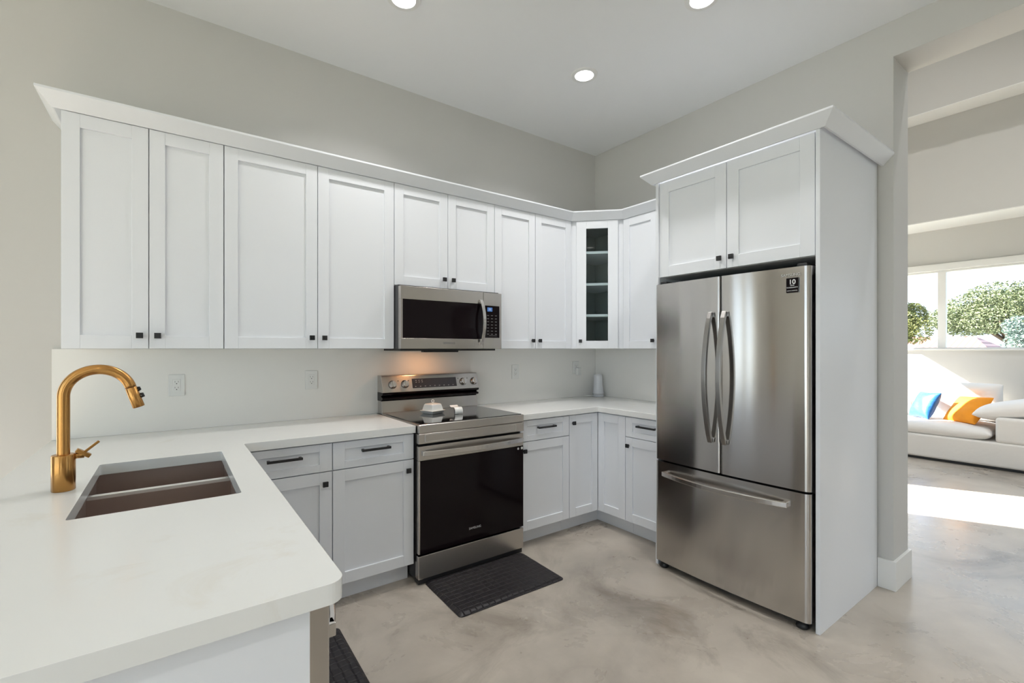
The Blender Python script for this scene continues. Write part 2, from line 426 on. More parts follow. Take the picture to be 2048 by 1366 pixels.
# pale strips under the stepped soffits, floor-bounce light put into their colour
struct('soffit_bounce_1', MB().box(180.9, 205, -290, 0, 117.6, 118.0), M['trim'])
struct('soffit_bounce_2', MB().box(167.9, 180.9, -290, 0, 168.4, 168.8), M['trim'])
struct('trim_3', MB().box(204.0, 205, -152, -18, 95.6, 99.0).box(203.6, 205, -151, -19, 52.6, 53.4), M['trim'], bevel=0.1)

def window(name, axis, a0, a1, t, z0, z1, mull, fw=2.0, depth=3.0, mw=None):
    mb = MB(); mw = mw or fw
    def b(p, q, zz0, zz1, d=depth):
        if axis == 'x': mb.box(p, q, t - d / 2, t + d / 2, zz0, zz1)
        else: mb.box(t - d / 2, t + d / 2, p, q, zz0, zz1)
    b(a0, a0 + fw, z0, z1); b(a1 - fw, a1, z0, z1); b(a0 + fw, a1 - fw, z0, z0 + fw * 0.5); b(a0 + fw, a1 - fw, z1 - fw * 0.6, z1)
    for m in mull: b(m - mw / 2, m + mw / 2, z0 + fw * 0.5, z1 - fw * 0.6)
    o = struct(name, mb, M['trim'], bevel=0.1)
    g = MB()
    if axis == 'x': g.box(a0 + fw * 0.5, a1 - fw * 0.5, t - 0.1, t + 0.1, z0 + fw * 0.3, z1 - fw * 0.3)
    else: g.box(t - 0.1, t + 0.1, a0 + fw * 0.5, a1 - fw * 0.5, z0 + fw * 0.3, z1 - fw * 0.3)
    ob('window_pane', g, M['pane'], o)
    return o
window('window_1', 'y', -150, -20, 208, 53.3, 95.6, [-57.0, -103.0], 1.6, 3.0, 3.3)
window('window_2', 'x', -224, -172, 3, 4, 92, [-198], 2.5, 3)
window('window_3', 'y', -230, -56, -265, 6, 108, [-172, -114], 3, 3)
window('window_4', 'x', -235, -165, -293, 1, 84, [-200], 3, 3)
window('window_unseen_fill', 'x', 110, 190, -293, 1, 210, [150], 3, 3)  # unseen window, added and sized for sky light in the living room
window('window_6', 'x', 139, 201, 3, 24, 92, [], 1.0, 3)
window('door_1', 'x', 25.7, 74.4, 3, 0.5, 92, [], 1.0, 3)

# baseboards
bb = MB(); bb.box(-0.6, 0, -90.4, -87.05, 0, 6.5); bb.box(0.0, 11.0, -90.4, -89.8, 0, 6.5); bb.box(10.4, 11.0, -89.8, -1, 0, 6.5)
struct('baseboard_right', bb, M['trim'], bevel=0.06)
struct('baseboard_left', MB().box(-262, -261.4, -288, -186, 0, 6.5).box(-262, -148, -0.6, 0, 0, 3.9), M['trim'], bevel=0.06)

# outdoors
struct('sun_block_slab', MB().box(-280, -120, 6.2, 58, 118, 123), M['trim'])  # unseen slab added to keep sun off the sink counter
struct('ground_outside', MB().box(-1500, 2600, -2200, 2200, -14, -8), M['grass'])

# ------------------------------------------------------------------ recessed lights
def can(x, y, label, power=8, grp='recessed ceiling lights over the kitchen'):
    t = thing('recessed_light', label, 'ceiling light', (x, y, CE - 0.3), grp)
    mb = MB(); n = 40; R0, R1 = 3.5, 2.45
    vs = []; fs = []
    for k in range(n):
        q = 2 * math.pi * k / n; c, s_ = math.cos(q), math.sin(q)
        vs += [(x + R0 * c, y + R0 * s_, CE), (x + (R0 - 0.1) * c, y + (R0 - 0.1) * s_, CE - 0.22), (x + R1 * c, y + R1 * s_, CE - 0.28), (x + R1 * c, y + R1 * s_, CE)]
    for k in range(n):
        a = 4 * k; b = 4 * ((k + 1) % n)
        for i in range(4): fs.append((a + i, b + i, b + (i + 1) % 4, a + (i + 1) % 4))
    mb.add(vs, fs, False); ob('trim_ring', mb, M['trim'], t)
    ob('lens', MB().lathe([(2.4, 0), (2.4, 0.12)], (x, y, CE - 0.16)), M['lamp'], t)
    l = bpy.data.lights.new('downlight', 'AREA'); l.shape = 'DISK'; l.size = 4.6 * K; l.energy = power; l.color = (1.0, 0.985, 0.97); l.spread = math.radians(125)
    o = bpy.data.objects.new('downlight', l); COL.objects.link(o); o.location = Vector((x, y, CE - 0.5)) * K
can(-40.5, -34.8, 'recessed ceiling light near the corner, the lowest of the three in the photo')
can(-90.0, -32.0, 'recessed ceiling light cut by the top edge, above the microwave side')
can(-40.0, -68.5, 'recessed ceiling light cut by the top edge, above the fridge side')
# the same lamps carry on behind the camera
for cx_, cy_ in ((-90, -150), (-150, -150), (-40, -150), (-90, -210), (-150, -210)):
    can(cx_, cy_, 'recessed ceiling light behind the viewer', 5, 'ceiling lights behind the viewer')

def can_fill(x, y, label, power):  # unseen lamps added to brighten the living room
    t0 = CE
    globals()['CE'] = 230.0
    can(x, y, label, power, 'added fill lights of the living room')
    globals()['CE'] = t0
for cx_, cy_ in ((50, -60), (50, -140), (110, -60), (110, -140), (50, -220), (110, -220)):
    can_fill(cx_, cy_, 'unseen fill light added in the high living room ceiling', 17)

# ------------------------------------------------------------------ upper cabinets
UB, UT = 53.4, 95.4
def body(name, mb, parent): return ob(name, mb, M['cab'], parent, bevel=0.03, seg=1)

def upper_back(x0, x1, z0, label, side_knobs=True):
    t = thing('wall_cabinet', label, 'cabinet', ((x0 + x1) / 2, -6, z0), 'white wall cabinets')
    mb = MB(); w = 0.7
    body('cabinet_body', mb.box(x0 + 0.02, x1 - 0.02, -0.62 if z0 < 60 else -0.05, -12.0, z0, UT), t)
    T = frame_T((0, -12.02, 0), (1, 0, 0), (0, -1, 0)); xm = (x0 + x1) / 2
    d1 = shaker('door', T, x0 + 0.08, xm - 0.07, z0 + 0.05, 94.55, t); knob(T, xm - 1.33, z0 + 2.45, d1)
    d2 = shaker('door', T, xm + 0.07, x1 - 0.08, z0 + 0.05, 94.55, t); knob(T, xm + 1.33, z0 + 2.45, d2)
    return t
upper_back(-144.3, -120.3, UB, 'narrow two-door white wall cabinet at the far left end, above the gold tap')
upper_back(-120.3, -84.3, UB, 'widest two-door white wall cabinet, directly left of the microwave')
upper_back(-84.3, -54.3, 69.25, 'short two-door white wall cabinet sitting on top of the microwave')
upper_back(-54.3, -24.3, UB, 'full-height two-door white wall cabinet between microwave and glass corner cabinet')

# corner cabinet with a glazed door
t = thing('corner_wall_cabinet', 'white corner wall cabinet with narrow glazed door and three shelves', 'cabinet', (-10, -10, UB))
poly = [(-24.28, -0.62), (-24.28, -12.0), (-12.0, -24.28), (-0.62, -24.28), (-0.62, -0.62)]
mb = MB(); 
mb.prism(poly, UB, UB + 0.75); mb.prism(poly, UT - 0.75, UT)
mb.box(-24.28, -23.6, -12.0, -0.62, UB + 0.75, UT - 0.75); mb.box(-12.0, -0.62, -24.28, -23.6, UB + 0.75, UT - 0.75)
mb.box(-24.28, -0.62, -1.2, -0.62, UB + 0.75, UT - 0.75); mb.box(-1.2, -0.62, -23.6, -1.2, UB + 0.75, UT - 0.75)
DL = math.hypot(12.28, 12.28)
TD = frame_T((-24.28, -12.0, 0), (1, -1, 0), (-1, -1, 0))
m2 = MB(TD); m2.box(0, 3.2, -0.7, 0, UB + 0.75, UT - 0.75); m2.box(DL - 3.2, DL, -0.7, 0, UB + 0.75, UT - 0.75)
m2.box(3.2, DL - 3.2, -0.7, 0, UT - 3.0, UT - 0.75); m2.box(3.2, DL - 3.2, -0.7, 0, UB + 0.75, UB + 2.0)
mb.v += m2.v; b0 = len(mb.v) - len(m2.v); mb.f += [[i + b0 for i in f_] for f_ in m2.f]; mb.sm += m2.sm
body('cabinet_body', mb, t)
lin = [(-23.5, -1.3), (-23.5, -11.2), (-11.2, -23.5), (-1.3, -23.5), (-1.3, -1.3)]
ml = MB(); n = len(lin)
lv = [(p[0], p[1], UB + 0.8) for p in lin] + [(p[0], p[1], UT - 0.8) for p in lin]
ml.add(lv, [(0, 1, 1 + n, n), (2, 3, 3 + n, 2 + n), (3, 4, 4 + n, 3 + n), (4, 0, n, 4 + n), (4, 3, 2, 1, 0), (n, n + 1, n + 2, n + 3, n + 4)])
li = ob('interior_lining', ml, M['cabin'], t, fixn=False); li['label'] = 'cabinet interior, its unlit shade painted grey'
for zc in (84.6, 74.3, 64.2):
    pf = MB(); pf.prism([(-23.4, -2.2), (-22.9, -12.3), (-12.3, -22.9), (-2.2, -23.4), (-2.2, -2.2)], zc - 0.4, zc + 0.4)
    ob('shelf', pf, M['cab'], t)
d = shaker('door', TD, 2.1, DL - 2.1, UB + 0.05, 94.55, t, st=3.15, rl=2.5, glass=True); knob(TD, 3.4, 55.85, d)

# right-wall upper, two doors, second hidden by the fridge surround
t = thing('wall_cabinet', 'white wall cabinet on the right wall, beside the glass corner cabinet and fridge surround', 'cabinet', (-6, -37, UB), 'white wall cabinets')
body('cabinet_body', MB().box(-12.0, -0.62, -50.5, -24.32, UB, UT), t)
TR = frame_T((-12.02, 0, 0), (0, -1, 0), (-1, 0, 0))
d = shaker('door', TR, 24.4, 37.2, UB + 0.05, 94.55, t); knob(TR, 36.0, 55.85, d)
d = shaker('door', TR, 37.35, 50.45, UB + 0.05, 94.55, t); knob(TR, 38.5, 55.85, d)

# crown mouldings (mitred sweep)
def crown(path, z0, prof, closed=False):
    # path in plan, outward = left of travel; prof [(offset, z)]
    n = len(path); P = [Vector((p[0], p[1])) for p in path]; nor = []
    for i in range(n - 1):
        d_ = (P[i + 1] - P[i]).normalized(); nor.append(Vector((d_.y, -d_.x)))
    vs = []
    for i in range(n):
        if i == 0: mN = nor[0]
        elif i == n - 1: mN = nor[-1]
        else:
            mN = (nor[i - 1] + nor[i]).normalized(); mN = mN / max(0.2, mN.dot(nor[i]))
        for o_, z_ in prof: vs.append((P[i].x + mN.x * o_, P[i].y + mN.y * o_, z0 + z_))
    m = len(prof); fs = [tuple(range(m)), tuple(range((n - 1) * m, n * m))[::-1]]
    for i in range(n - 1):
        for k in range(m):
            k2 = (k + 1) % m; fs.append((i * m + k, i * m + k2, (i + 1) * m + k2, (i + 1) * m + k))
    return MB().add(vs, fs)
prof = [(0.0, 0.85), (0.0, 0.02), (0.95, 0.02), (1.15, 0.25), (2.95, 2.25), (2.95, 2.7), (2.5, 2.75), (0.9, 1.0)]
cr = crown([(-144.32, -0.1), (-144.32, -12.02), (-24.3, -12.02), (-12.02, -24.3), (-12.02, -50.55)][::1], 94.57,
           [(0.02, 0.9), (0.02, 0.86), (0.8, 0.02), (1.05, 0.02), (1.2, 0.2), (2.9, 2.25), (2.9, 2.65), (2.55, 2.7), (0.9, 0.95)])
tag(ob('crown_molding', cr, M['cab'], bevel=0.03, seg=1), 'long white crown moulding running above the wall cabinets', 'molding')
cr = crown([(-0.1, -50.55), (-30.92, -50.55), (-30.92, -87.1), (-0.1, -87.1)], 94.35,
           [(0.02, 1.05), (0.02, 1.01), (0.55, 0.02), (0.95, 0.02), (1.1, 0.2), (2.9, 2.1), (2.9, 2.45), (2.55, 2.5), (0.9, 1.02)])
tag(ob('crown_molding', cr, M['cab'], bevel=0.03, seg=1), 'white crown moulding wrapping the top of the fridge cabinet', 'molding')

# ------------------------------------------------------------------ fridge surround
t = thing('fridge_cabinet', 'deep two-door white cabinet over the fridge with full-height side panels', 'cabinet', (-15, -68.8, 0))
pn = ob('side_panel', MB().box(-31.4, -0.65, -87.05, -86.3, 0, 95.3), M['cab'], t, bevel=0.04, seg=1)
ob('side_panel', MB().box(-31.4, -0.65, -51.3, -50.6, 0, 95.3), M['cab'], t, bevel=0.04, seg=1)
body('cabinet_body', MB().box(-30.1, -0.65, -86.28, -51.32, 71.0, 95.3), t)
TF = frame_T((-30.15, 0, 0), (0, -1, 0), (-1, 0, 0))
d = shaker('door', TF, 51.4, 68.6, 71.05, 94.3, t, th=0.78, st=2.6); knob(TF, 67.3, 73.3, d)
d = shaker('door', TF, 68.75, 86.0, 71.05, 94.3, t, th=0.78, st=2.6); knob(TF, 70.05, 73.3, d)

# ------------------------------------------------------------------ base cabinets
FB = -24.0
TBk = frame_T((0, -24.02, 0), (1, 0, 0), (0, -1, 0))
TRt = frame_T((-24.02, 0, 0), (0, -1, 0), (-1, 0, 0))
def base(T, u0, u1, label, knob_side, loc, carc):
    t = thing('base_cabinet', label, 'cabinet', loc, 'white base cabinets')
    body('cabinet_body', carc, t)
    d = shaker('drawer', T, u0 + 0.08, u1 - 0.08, 28.55, 34.1, t, st=2.4, rl=1.5); pull(T, (u0 + u1) / 2, 31.95, d)
    d = shaker('door', T, u0 + 0.08, u1 - 0.08, 4.65, 28.35, t)
    knob(T, (u1 - 1.55) if knob_side > 0 else (u0 + 1.25), 26.1, d)
    return t
base(TBk, -102.3, -84.45, 'white base cabinet with drawer, directly left of the stove', 1, (-93, -12, 0),
     MB().box(-102.28, -84.45, -24, -0.7, 4.5, 34.4).box(-102.28, -84.45, -21.2, -0.7, 0, 4.5))
base(TBk, -120.3, -102.3, 'white base cabinet with drawer, tucked in the corner behind the sink counter', 1, (-111, -12, 0),
     MB().box(-120.3, -102.32, -24, -0.7, 4.5, 34.4).box(-120.3, -102.32, -21.2, -0.7, 0, 4.5))
base(TBk, -54.3, -36.45, 'white base cabinet with drawer, directly right of the stove', -1, (-45, -12, 0),
     MB().box(-54.3, -36.45, -24, -0.7, 4.5, 34.4).box(-54.3, -36.45, -21.2, -0.7, 0, 4.5))
base(TRt, 35.35, 50.5, 'white base cabinet with drawer, half hidden by the fridge', -1, (-12, -43, 0),
     MB().box(-24, -0.7, -50.5, -35.35, 4.5, 34.4).box(-21.2, -0.7, -50.5, -35.35, 0, 4.5))
t = thing('corner_base_cabinet', 'white corner base cabinet with two narrow doors meeting at an inside corner', 'cabinet', (-14, -14, 0))
pc = [(-36.4, -0.7), (-36.4, -24.0), (-24.0, -24.0), (-24.0, -35.3), (-0.7, -35.3), (-0.7, -0.7)]
pk = [(-36.4, -0.7), (-36.4, -21.2), (-21.2, -21.2), (-21.2, -35.3), (-0.7, -35.3), (-0.7, -0.7)]
body('cabinet_body', MB().prism(pc, 4.5, 34.4).prism(pk, 0, 4.5), t)
d = shaker('door', TBk, -36.35, -24.85, 4.65, 34.1, t); knob(TBk, -35.2, 31.95, d)
d = shaker('door', TRt, 24.85, 35.27, 4.65, 34.1, t)

# ------------------------------------------------------------------ worktops, backsplash, peninsula
def rounded(poly, rad):
    out = []; n = len(poly)
    for i, p in enumerate(poly):
        r = rad.get(i, 0)
        if not r: out.append(p); continue
        P = Vector(p); A = (Vector(poly[i - 1]) - P).normalized(); B = (Vector(poly[(i + 1) % n]) - P).normalized()
        C = P + (A + B) * r
        s0 = P + A * r; s1 = P + B * r
        for k in range(9):
            q = k / 8 * math.pi / 2
            v = C - B * r * math.cos(q) - A * r * math.sin(q)
            out.append((v.x, v.y))
    return out
CX0, CX1, CY1 = -147.2, -118.15, -87.5
poly = rounded([(CX0, -0.1), (CX0, CY1), (CX1, CY1), (CX1, -25.5), (-84.35, -25.5), (-84.35, -0.1)], {1: 1.3, 2: 1.3})
hole = rounded([(-137.55, -58.5), (-137.55, -30.3), (-122.0, -30.3), (-122.0, -58.5)], {0: 0.35, 1: 0.35, 2: 0.35, 3: 0.35})
tag(ob('countertop', MB().prism(poly, 34.42, 36.0, [hole]), M['quartz'], bevel=0.12, seg=3), 'white quartz peninsula countertop with sink cutout, joined to the run left of the stove', 'countertop')
poly = [(-54.25, -0.1), (-54.25, -25.5), (-25.5, -25.5), (-25.5, -50.5), (-0.1, -50.5), (-0.1, -0.1)]
tag(ob('countertop', MB().prism(poly, 34.42, 36.0), M['quartz'], bevel=0.12, seg=3), 'white quartz L-shaped countertop between the stove and the fridge', 'countertop')
tag(ob('backsplash', MB().box(-147.2, -0.05, -0.6, -0.02, 36.02, 53.38), M['splash'], bevel=0.03, seg=1), 'plain pale quartz backsplash along the wall behind the stove', 'backsplash')
tag(ob('backsplash', MB().box(-0.6, -0.02, -50.5, -0.62, 36.02, 53.38), M['splash'], bevel=0.03, seg=1), 'pale quartz backsplash on the short right wall behind the white speaker', 'backsplash')

t = thing('peninsula_cabinet', 'white sink base cabinet with plain end panel under the peninsula countertop', 'cabinet', (-133, -50, 0))
ob('end_panel', MB().box(-146.2, -120.5, -86.4, -85.65, 0, 34.4), M['cab'], t, bevel=0.04, seg=1)
ob('back_panel', MB().box(-146.2, -145.4, -85.64, -0.7, 0, 34.4), M['cab'], t, bevel=0.04, seg=1)
mb = MB(); mb.box(-145.3, -139.2, -61.3, -24.2, 0, 34.4); mb.box(-139.2, -121.2, -61.3, -60.6, 0, 34.4); mb.box(-121.3, -120.5, -61.3, -24.2, 4.5, 34.4); mb.box(-139.2, -123.5, -60.6, -24.2, 0, 5.0)
mb.box(-145.3, -120.5, -24.2, -0.75, 0, 34.4)
body('cabinet_body', mb, t)
TP = frame_T((-120.48, 0, 0), (0, 1, 0), (1, 0, 0))
d = shaker('door', TP, -61.2, -43.2, 4.65, 34.1, t); knob(TP, -44.6, 31.0, d)
d = shaker('door', TP, -43.05, -26.5, 4.65, 34.1, t); knob(TP, -41.7, 31.0, d)

# dishwasher
t = thing('dishwasher', 'stainless dishwasher seen edge-on under the end of the peninsula countertop', 'dishwasher', (-130, -73.5, 0))
ob('tub_body', MB().box(-144.5, -120.7, -85.4, -61.5, 0.6, 34.2), M['fridgebody'], t, bevel=0.05)
ob('door', MB().box(-120.5, -118.85, -85.45, -61.5, 3.5, 34.1), M['steelflat'], t, bevel=0.12)
hb = MB(); pts = []
for k in range(17):
    u = k / 16; pts.append((-118.3 + 1.5 * math.sin(math.pi * u) ** 0.8, -84.0 + 21.2 * u, 30.6))
hb.bar(pts, 0.5, 1.1); hb.box(-118.9, -118.0, -84.2, -83.2, 30.05, 31.15); hb.box(-118.9, -118.0, -63.8, -62.8, 30.05, 31.15)
ob('handle', hb, M['handle'], t, bevel=0.08)

# ------------------------------------------------------------------ sink
t = thing('kitchen_sink', 'undermount double-bowl stainless sink with low divider', 'sink', (-129.8, -44.4, 25.4))
sx0, sx1 = -137.95, -121.6
def bowl(y0, y1, zb, zt=34.38):
    mb = MB(); w = 0.12
    mb.box(sx0, sx1, y0, y1, zb - w, zb); mb.box(sx0 - w, sx0, y0, y1, zb - w, zt); mb.box(sx1, sx1 + w, y0, y1, zb - w, zt)
    mb.box(sx0 - w, sx1 + w, y1, y1 + w, zb - w, zt if y1 > -35 else 33.3); mb.box(sx0 - w, sx1 + w, y0 - w, y0, zb - w, zt if y0 < -50 else 33.3)
    return mb
ob('large_bowl', bowl(-59.0, -40.6, 25.6), M['sink'], t)
ob('small_bowl', bowl(-39.4, -29.8, 25.6), M['sink'], t)
ob('divider', MB().box(sx0, sx1, -40.5, -39.5, 33.3, 33.75), M['rim'], t, bevel=0.03)
for yy in (-49.8, -34.6):
    ob('drain', MB().lathe([(1.9, 0), (1.9, 0.08), (1.3, 0.1), (1.2, 0.02)], (-129.8, yy, 25.62)), M['rim'], t)

# ------------------------------------------------------------------ faucet
fx, fy = -139.6, -44.35
t = thing('kitchen_faucet', 'brushed gold pull-down tap with high arched neck beside the sink', 'faucet', (fx, fy, 36))
ob('base_body', MB().lathe([(1.08, 0), (1.13, 0.05), (1.13, 4.3), (1.08, 4.38), (0.6, 4.4)], (fx, fy, 36.0), 48, sx=1.0, sy=1.15), M['gold'], t)
pts = [(fx, fy, 40.38)]
for k in range(9): pts.append((fx, fy, 40.4 + (47.5 - 40.4) * k / 8))
R = 3.27; xc = fx + R
for k in range(1, 33):
    a = math.radians(180 - (90 + 75) * k / 32); pts.append((xc + R * math.cos(a), fy, 47.5 + R * math.sin(a)))
ob('neck', MB().tube(pts, 0.62, 28), M['gold'], t)
e = Vector(pts[-1]); dd = (e - Vector(pts[-2])).normalized()
sh = MB().tube([e + dd * 0.03, e + dd * 0.06, e + dd * 2.7, e + dd * 2.76], [0.6, 0.64, 0.66, 0.6], 28)
hd = ob('spray_head', sh, M['gold'], t)
nrm = Vector((-dd.z, 0, dd.x)); nrm = nrm if nrm.x > 0 else -nrm
bt = MB().tube([e + dd * 0.25 + nrm * 0.62, e + dd * 0.3 + nrm * 0.78, e + dd * 0.6 + nrm * 0.80, e + dd * 0.7 + nrm * 0.62], [0.1, 0.16, 0.16, 0.1], 10)
bt.tube([e + dd * 1.15 + nrm * 0.62, e + dd * 1.2 + nrm * 0.84, e + dd * 1.55 + nrm * 0.86, e + dd * 1.6 + nrm * 0.62], [0.12, 0.2, 0.2, 0.12], 10)
ob('spray_button', bt, M['blackplastic'], hd)
# lever on the camera-far side
lv = MB().tube([(fx + 0.5, fy + 0.35, 40.0), (fx + 1.85, fy + 0.5, 40.0)], 0.36, 20)
ob('valve_stub', lv, M['gold'], t)
lb = MB(); c0 = Vector((fx + 1.75, fy + 0.5, 40.25)); dv = Vector((0.80, 0.12, -0.58)).normalized()
lb.bar([c0 - dv * 0.8, c0 + dv * 0.8], 0.66, 0.5, up=(0.58, 0, 0.8))
ob('valve_collar', lb, M['gold'], t, bevel=0.05)
ld = Vector((1.55, 0.25, 1.35)).normalized()
ob('lever', MB().bar([c0, c0 + ld * 2.0], 0.34, 0.3, up=(-0.6, 0, 0.8)), M['gold'], t, bevel=0.05)

# ------------------------------------------------------------------ microwave
X0, X1 = -84.15, -54.45
t = thing('microwave', 'stainless over-the-range microwave with black glass door', 'microwave', (-69.3, -8, 53.0))
ob('housing', MB().box(X0, X1, -14.9, -0.65, 53.42, 69.15), M['fridgebody'], t, bevel=0.06)
vb = MB()
for k in range(3): vb.box(X0 + 0.02, X0 + 0.3, -15.0 + k * 0.55, -14.7 + k * 0.55, 53.5, 69.0)
vb.box(-83.5, -55.2, -14.4, -13.8, 52.9, 53.45); vb.box(-83.5, -55.2, -4.2, -3.6, 52.9, 53.45); vb.box(-83.5, -82.9, -13.8, -4.2, 52.9, 53.45); vb.box(-55.8, -55.2, -13.8, -4.2, 52.9, 53.45); vb.box(-77, -67, -14.3, -12.6, 52.5, 53.4)
ob('underside_grille', vb, M['blackplastic'], t, bevel=0.05)
fr = MB(); XS = -60.4
fr.box(X0, XS - 0.05, -16.4, -15.0, 65.55, 68.75); fr.box(X0, XS - 0.05, -16.4, -15.0, 53.4, 56.0)
fr.box(X0, X0 + 0.55, -16.4, -15.0, 56.0, 65.55); fr.box(X0 + 0.55, XS - 0.05, -15.6, -15.0, 56.0, 65.55)
dr = ob('door', fr, M['steelflat'], t, bevel=0.05)
ob('door_glass', MB().box(X0 + 0.55, XS - 0.35, -16.36, -15.6, 56.02, 65.53), M['blackglass'], dr, bevel=0.03)
pts = []
for k in range(15):
    u = k / 14; pts.append((-61.35, -16.75 - 1.7 * math.sin(math.pi * u) ** 0.8, 54.5 + 12.1 * u))
hb = MB().bar(pts, 0.4, 0.95, up=(1, 0, 0)); hb.box(-61.7, -61.0, -17.0, -16.3, 54.5, 55.2); hb.box(-61.7, -61.0, -17.0, -16.3, 65.9, 66.6)
ob('handle', hb, M['handle'], dr, bevel=0.08)
text('logo_lettering', 'SAMSUNG', 0.75, (-70.9, -16.42, 54.85), (1, 0, 0), dr, M['greyink'])
cp = ob('control_panel', MB().box(XS + 0.05, X1, -16.4, -15.0, 53.4, 68.75), M['steelflat'], t, bevel=0.05)
ob('keypad', MB().box(XS + 0.55, X1 - 0.75, -16.5, -16.38, 56.4, 65.2), M['blackglass'], cp, bevel=0.03)
ob('display', MB().box(-59.2, -57.6, -16.56, -16.48, 63.6, 64.7), M['bluelcd'], cp)
text('display_digits', '55', 0.8, (-58.4, -16.57, 64.15), (1, 0, 0), cp, M['whiteink'])
kb = MB()
for r_ in range(7):
    for c_ in range(3):
        kb.box(-59.3 + c_ * 1.3, -58.7 + c_ * 1.3, -16.54, -16.49, 62.4 - r_ * 0.85, 62.58 - r_ * 0.85)
kb.box(-58.6, -56.1, -16.54, -16.49, 56.95, 57.05)
ob('key_markings', kb, M['greyink'], cp)
for xx in (-73.4, -71.2):
    ob('cooktop_lamp', MB().lathe([(0.35, 0), (0.35, 0.15)], (xx, -8.6, 53.25)), M['warmlamp'], t)
l = bpy.data.lights.new('cooktop_light', 'AREA'); l.shape = 'RECTANGLE'; l.size = 2.6 * K; l.size_y = 0.8 * K; l.energy = 0.9; l.color = (1.0, 0.46, 0.18)
o = bpy.data.objects.new('cooktop_light', l); COL.objects.link(o); o.location = Vector((-72.3, -8.6, 53.2)) * K

# ------------------------------------------------------------------ stove
t = thing('electric_range', 'stainless freestanding electric stove with black glass oven door', 'stove', (-69.4, -14, 0))
ob('oven_body', MB().box(X0, X1, -24.6, -1.2, 1.0, 35.6), M['blackplastic'], t, bevel=0.06)
ob('cooktop_frame', MB().box(X0 - 0.0, X1 + 0.0, -26.7, -3.9, 34.25, 36.25), M['steelflat'], t, bevel=0.22, seg=3)
ob('cooktop_glass', MB().box(X0 + 0.5, X1 - 0.5, -26.2, -5.4, 36.1, 36.4), M['cookglass'], t, bevel=0.05)
mf = MB(); mf.box(X0, X1, -26.7, -24.6, 31.9, 34.2)
mo = ob('front_rail', mf, M['steelflat'], t, bevel=0.15, seg=3)
fm = MB(); a0, a1, z0, z1 = -82.6, -57.2, 32.3, 33.85
fm.bar([(a0, -26.75, z1), (a0, -26.75, z0)], 0.2, 0.16, up=(0, 1, 0)); fm.bar([(a1, -26.75, z1), (a1, -26.75, z0)], 0.2, 0.16, up=(0, 1, 0))
fm.bar([(a0, -26.75, z0), (a1, -26.75, z0)], 0.2, 0.16, up=(0, 1, 0)); fm.bar([(a0, -26.75, z1), (a1, -26.75, z1)], 0.2, 0.16, up=(0, 1, 0))
ob('embossed_border', fm, M['handle'], mo, bevel=0.05)
dr = ob('oven_door', MB().box(X0 + 0.05, X1 - 0.05, -26.55, -24.7, 28.1, 31.35).box(X0 + 0.05, X0 + 0.5, -26.5, -24.7, 7.05, 28.1), M['steelflat'], t, bevel=0.1)
ob('oven_window', MB().box(X0 + 0.4, X1 - 0.05, -26.52, -24.7, 7.0, 28.09), M['blackglass'], dr, bevel=0.08)
pts = []
for k in range(25):
    u = k / 24; pts.append((-83.0 + 28.0 * u, -27.0 - 1.6 * math.sin(math.pi * u) ** 0.7, 29.75))
hb = MB().bar(pts, 0.45, 1.15); hb.box(-83.3, -82.3, -27.2, -26.5, 29.2, 30.3); hb.box(-55.6, -54.9, -27.2, -26.5, 29.2, 30.3)
ob('handle', hb, M['handle'], dr, bevel=0.12)
text('logo_lettering', 'SAMSUNG', 0.75, (-69.3, -26.54, 10.0), (1, 0, 0), dr, M['ink'])
ob('door_sticker', MB().box(-55.3, -54.7, -26.57, -26.52, 27.2, 27.8), M['plate'], dr)
ob('badge', MB().lathe([(0.3, 0), (0.3, 0.04)], (-56.2, -26.52, 27.45), 16, axis=(0, -1, 0)), M['ink'], dr)
ob('storage_drawer', MB().box(X0 + 0.02, X1 - 0.02, -26.5, -24.7, 1.35, 6.6), M['steelflat'], t, bevel=0.12)
ob('toe_skirt', MB().box(X0 + 0.2, X1 - 0.2, -26.1, -24.0, 0.15, 1.3), M['blackplastic'], t, bevel=0.05)
# backguard
ob('backguard_riser', MB().extrude_x([(-0.65, 34), (-3.9, 34), (-3.9, 36.5), (-3.4, 39.5), (-0.65, 39.5)], X0 + 0.1, X1 - 0.1), M['steelflat'], t, bevel=0.05)
ob('backguard_vent', MB().extrude_x([(-0.65, 39.5), (-3.0, 39.5), (-4.4, 40.0), (-4.4, 40.4), (-3.2, 40.7), (-4.5, 41.2), (-4.6, 41.75), (-0.65, 41.75)], X0 + 0.0, X1 + 0.0), M['blackglass'], t, bevel=0.04)
PA, PBt = (-4.7, 41.75), (-3.3, 46.1)
bp = ob('backguard_panel', MB().extrude_x([(-0.65, 41.75), PA, PBt, (-3.0, 46.25), (-0.65, 46.25)], X0, X1), M['steelflat'], t, bevel=0.08)
TN = Vector((0, -(PBt[1] - PA[1]), (PBt[0] - PA[0]))).normalized()          # outward normal of the tilted face
TU = Vector((0, PBt[0] - PA[0], PBt[1] - PA[1])).normalized()
def pp(x, s, o=0.0):        # point on the tilted face, s inches up from its lower edge, o outwards
    return Vector((x, PA[0], PA[1])) + TU * s + TN * o
def slab(x0, x1, s0, s1, o0, o1):
    v = [pp(x0, s0, o0), pp(x1, s0, o0), pp(x1, s1, o0), pp(x0, s1, o0), pp(x0, s0, o1), pp(x1, s0, o1), pp(x1, s1, o1), pp(x0, s1, o1)]
    return v, [(0, 3, 2, 1), (4, 5, 6, 7), (0, 1, 5, 4), (1, 2, 6, 5), (2, 3, 7, 6), (3, 0, 4, 7)]
ob('control_display', MB().add(*slab(-75.6, -61.9, 0.9, 3.55, 0, 0.08)), M['screen'], bp, bevel=0.03)
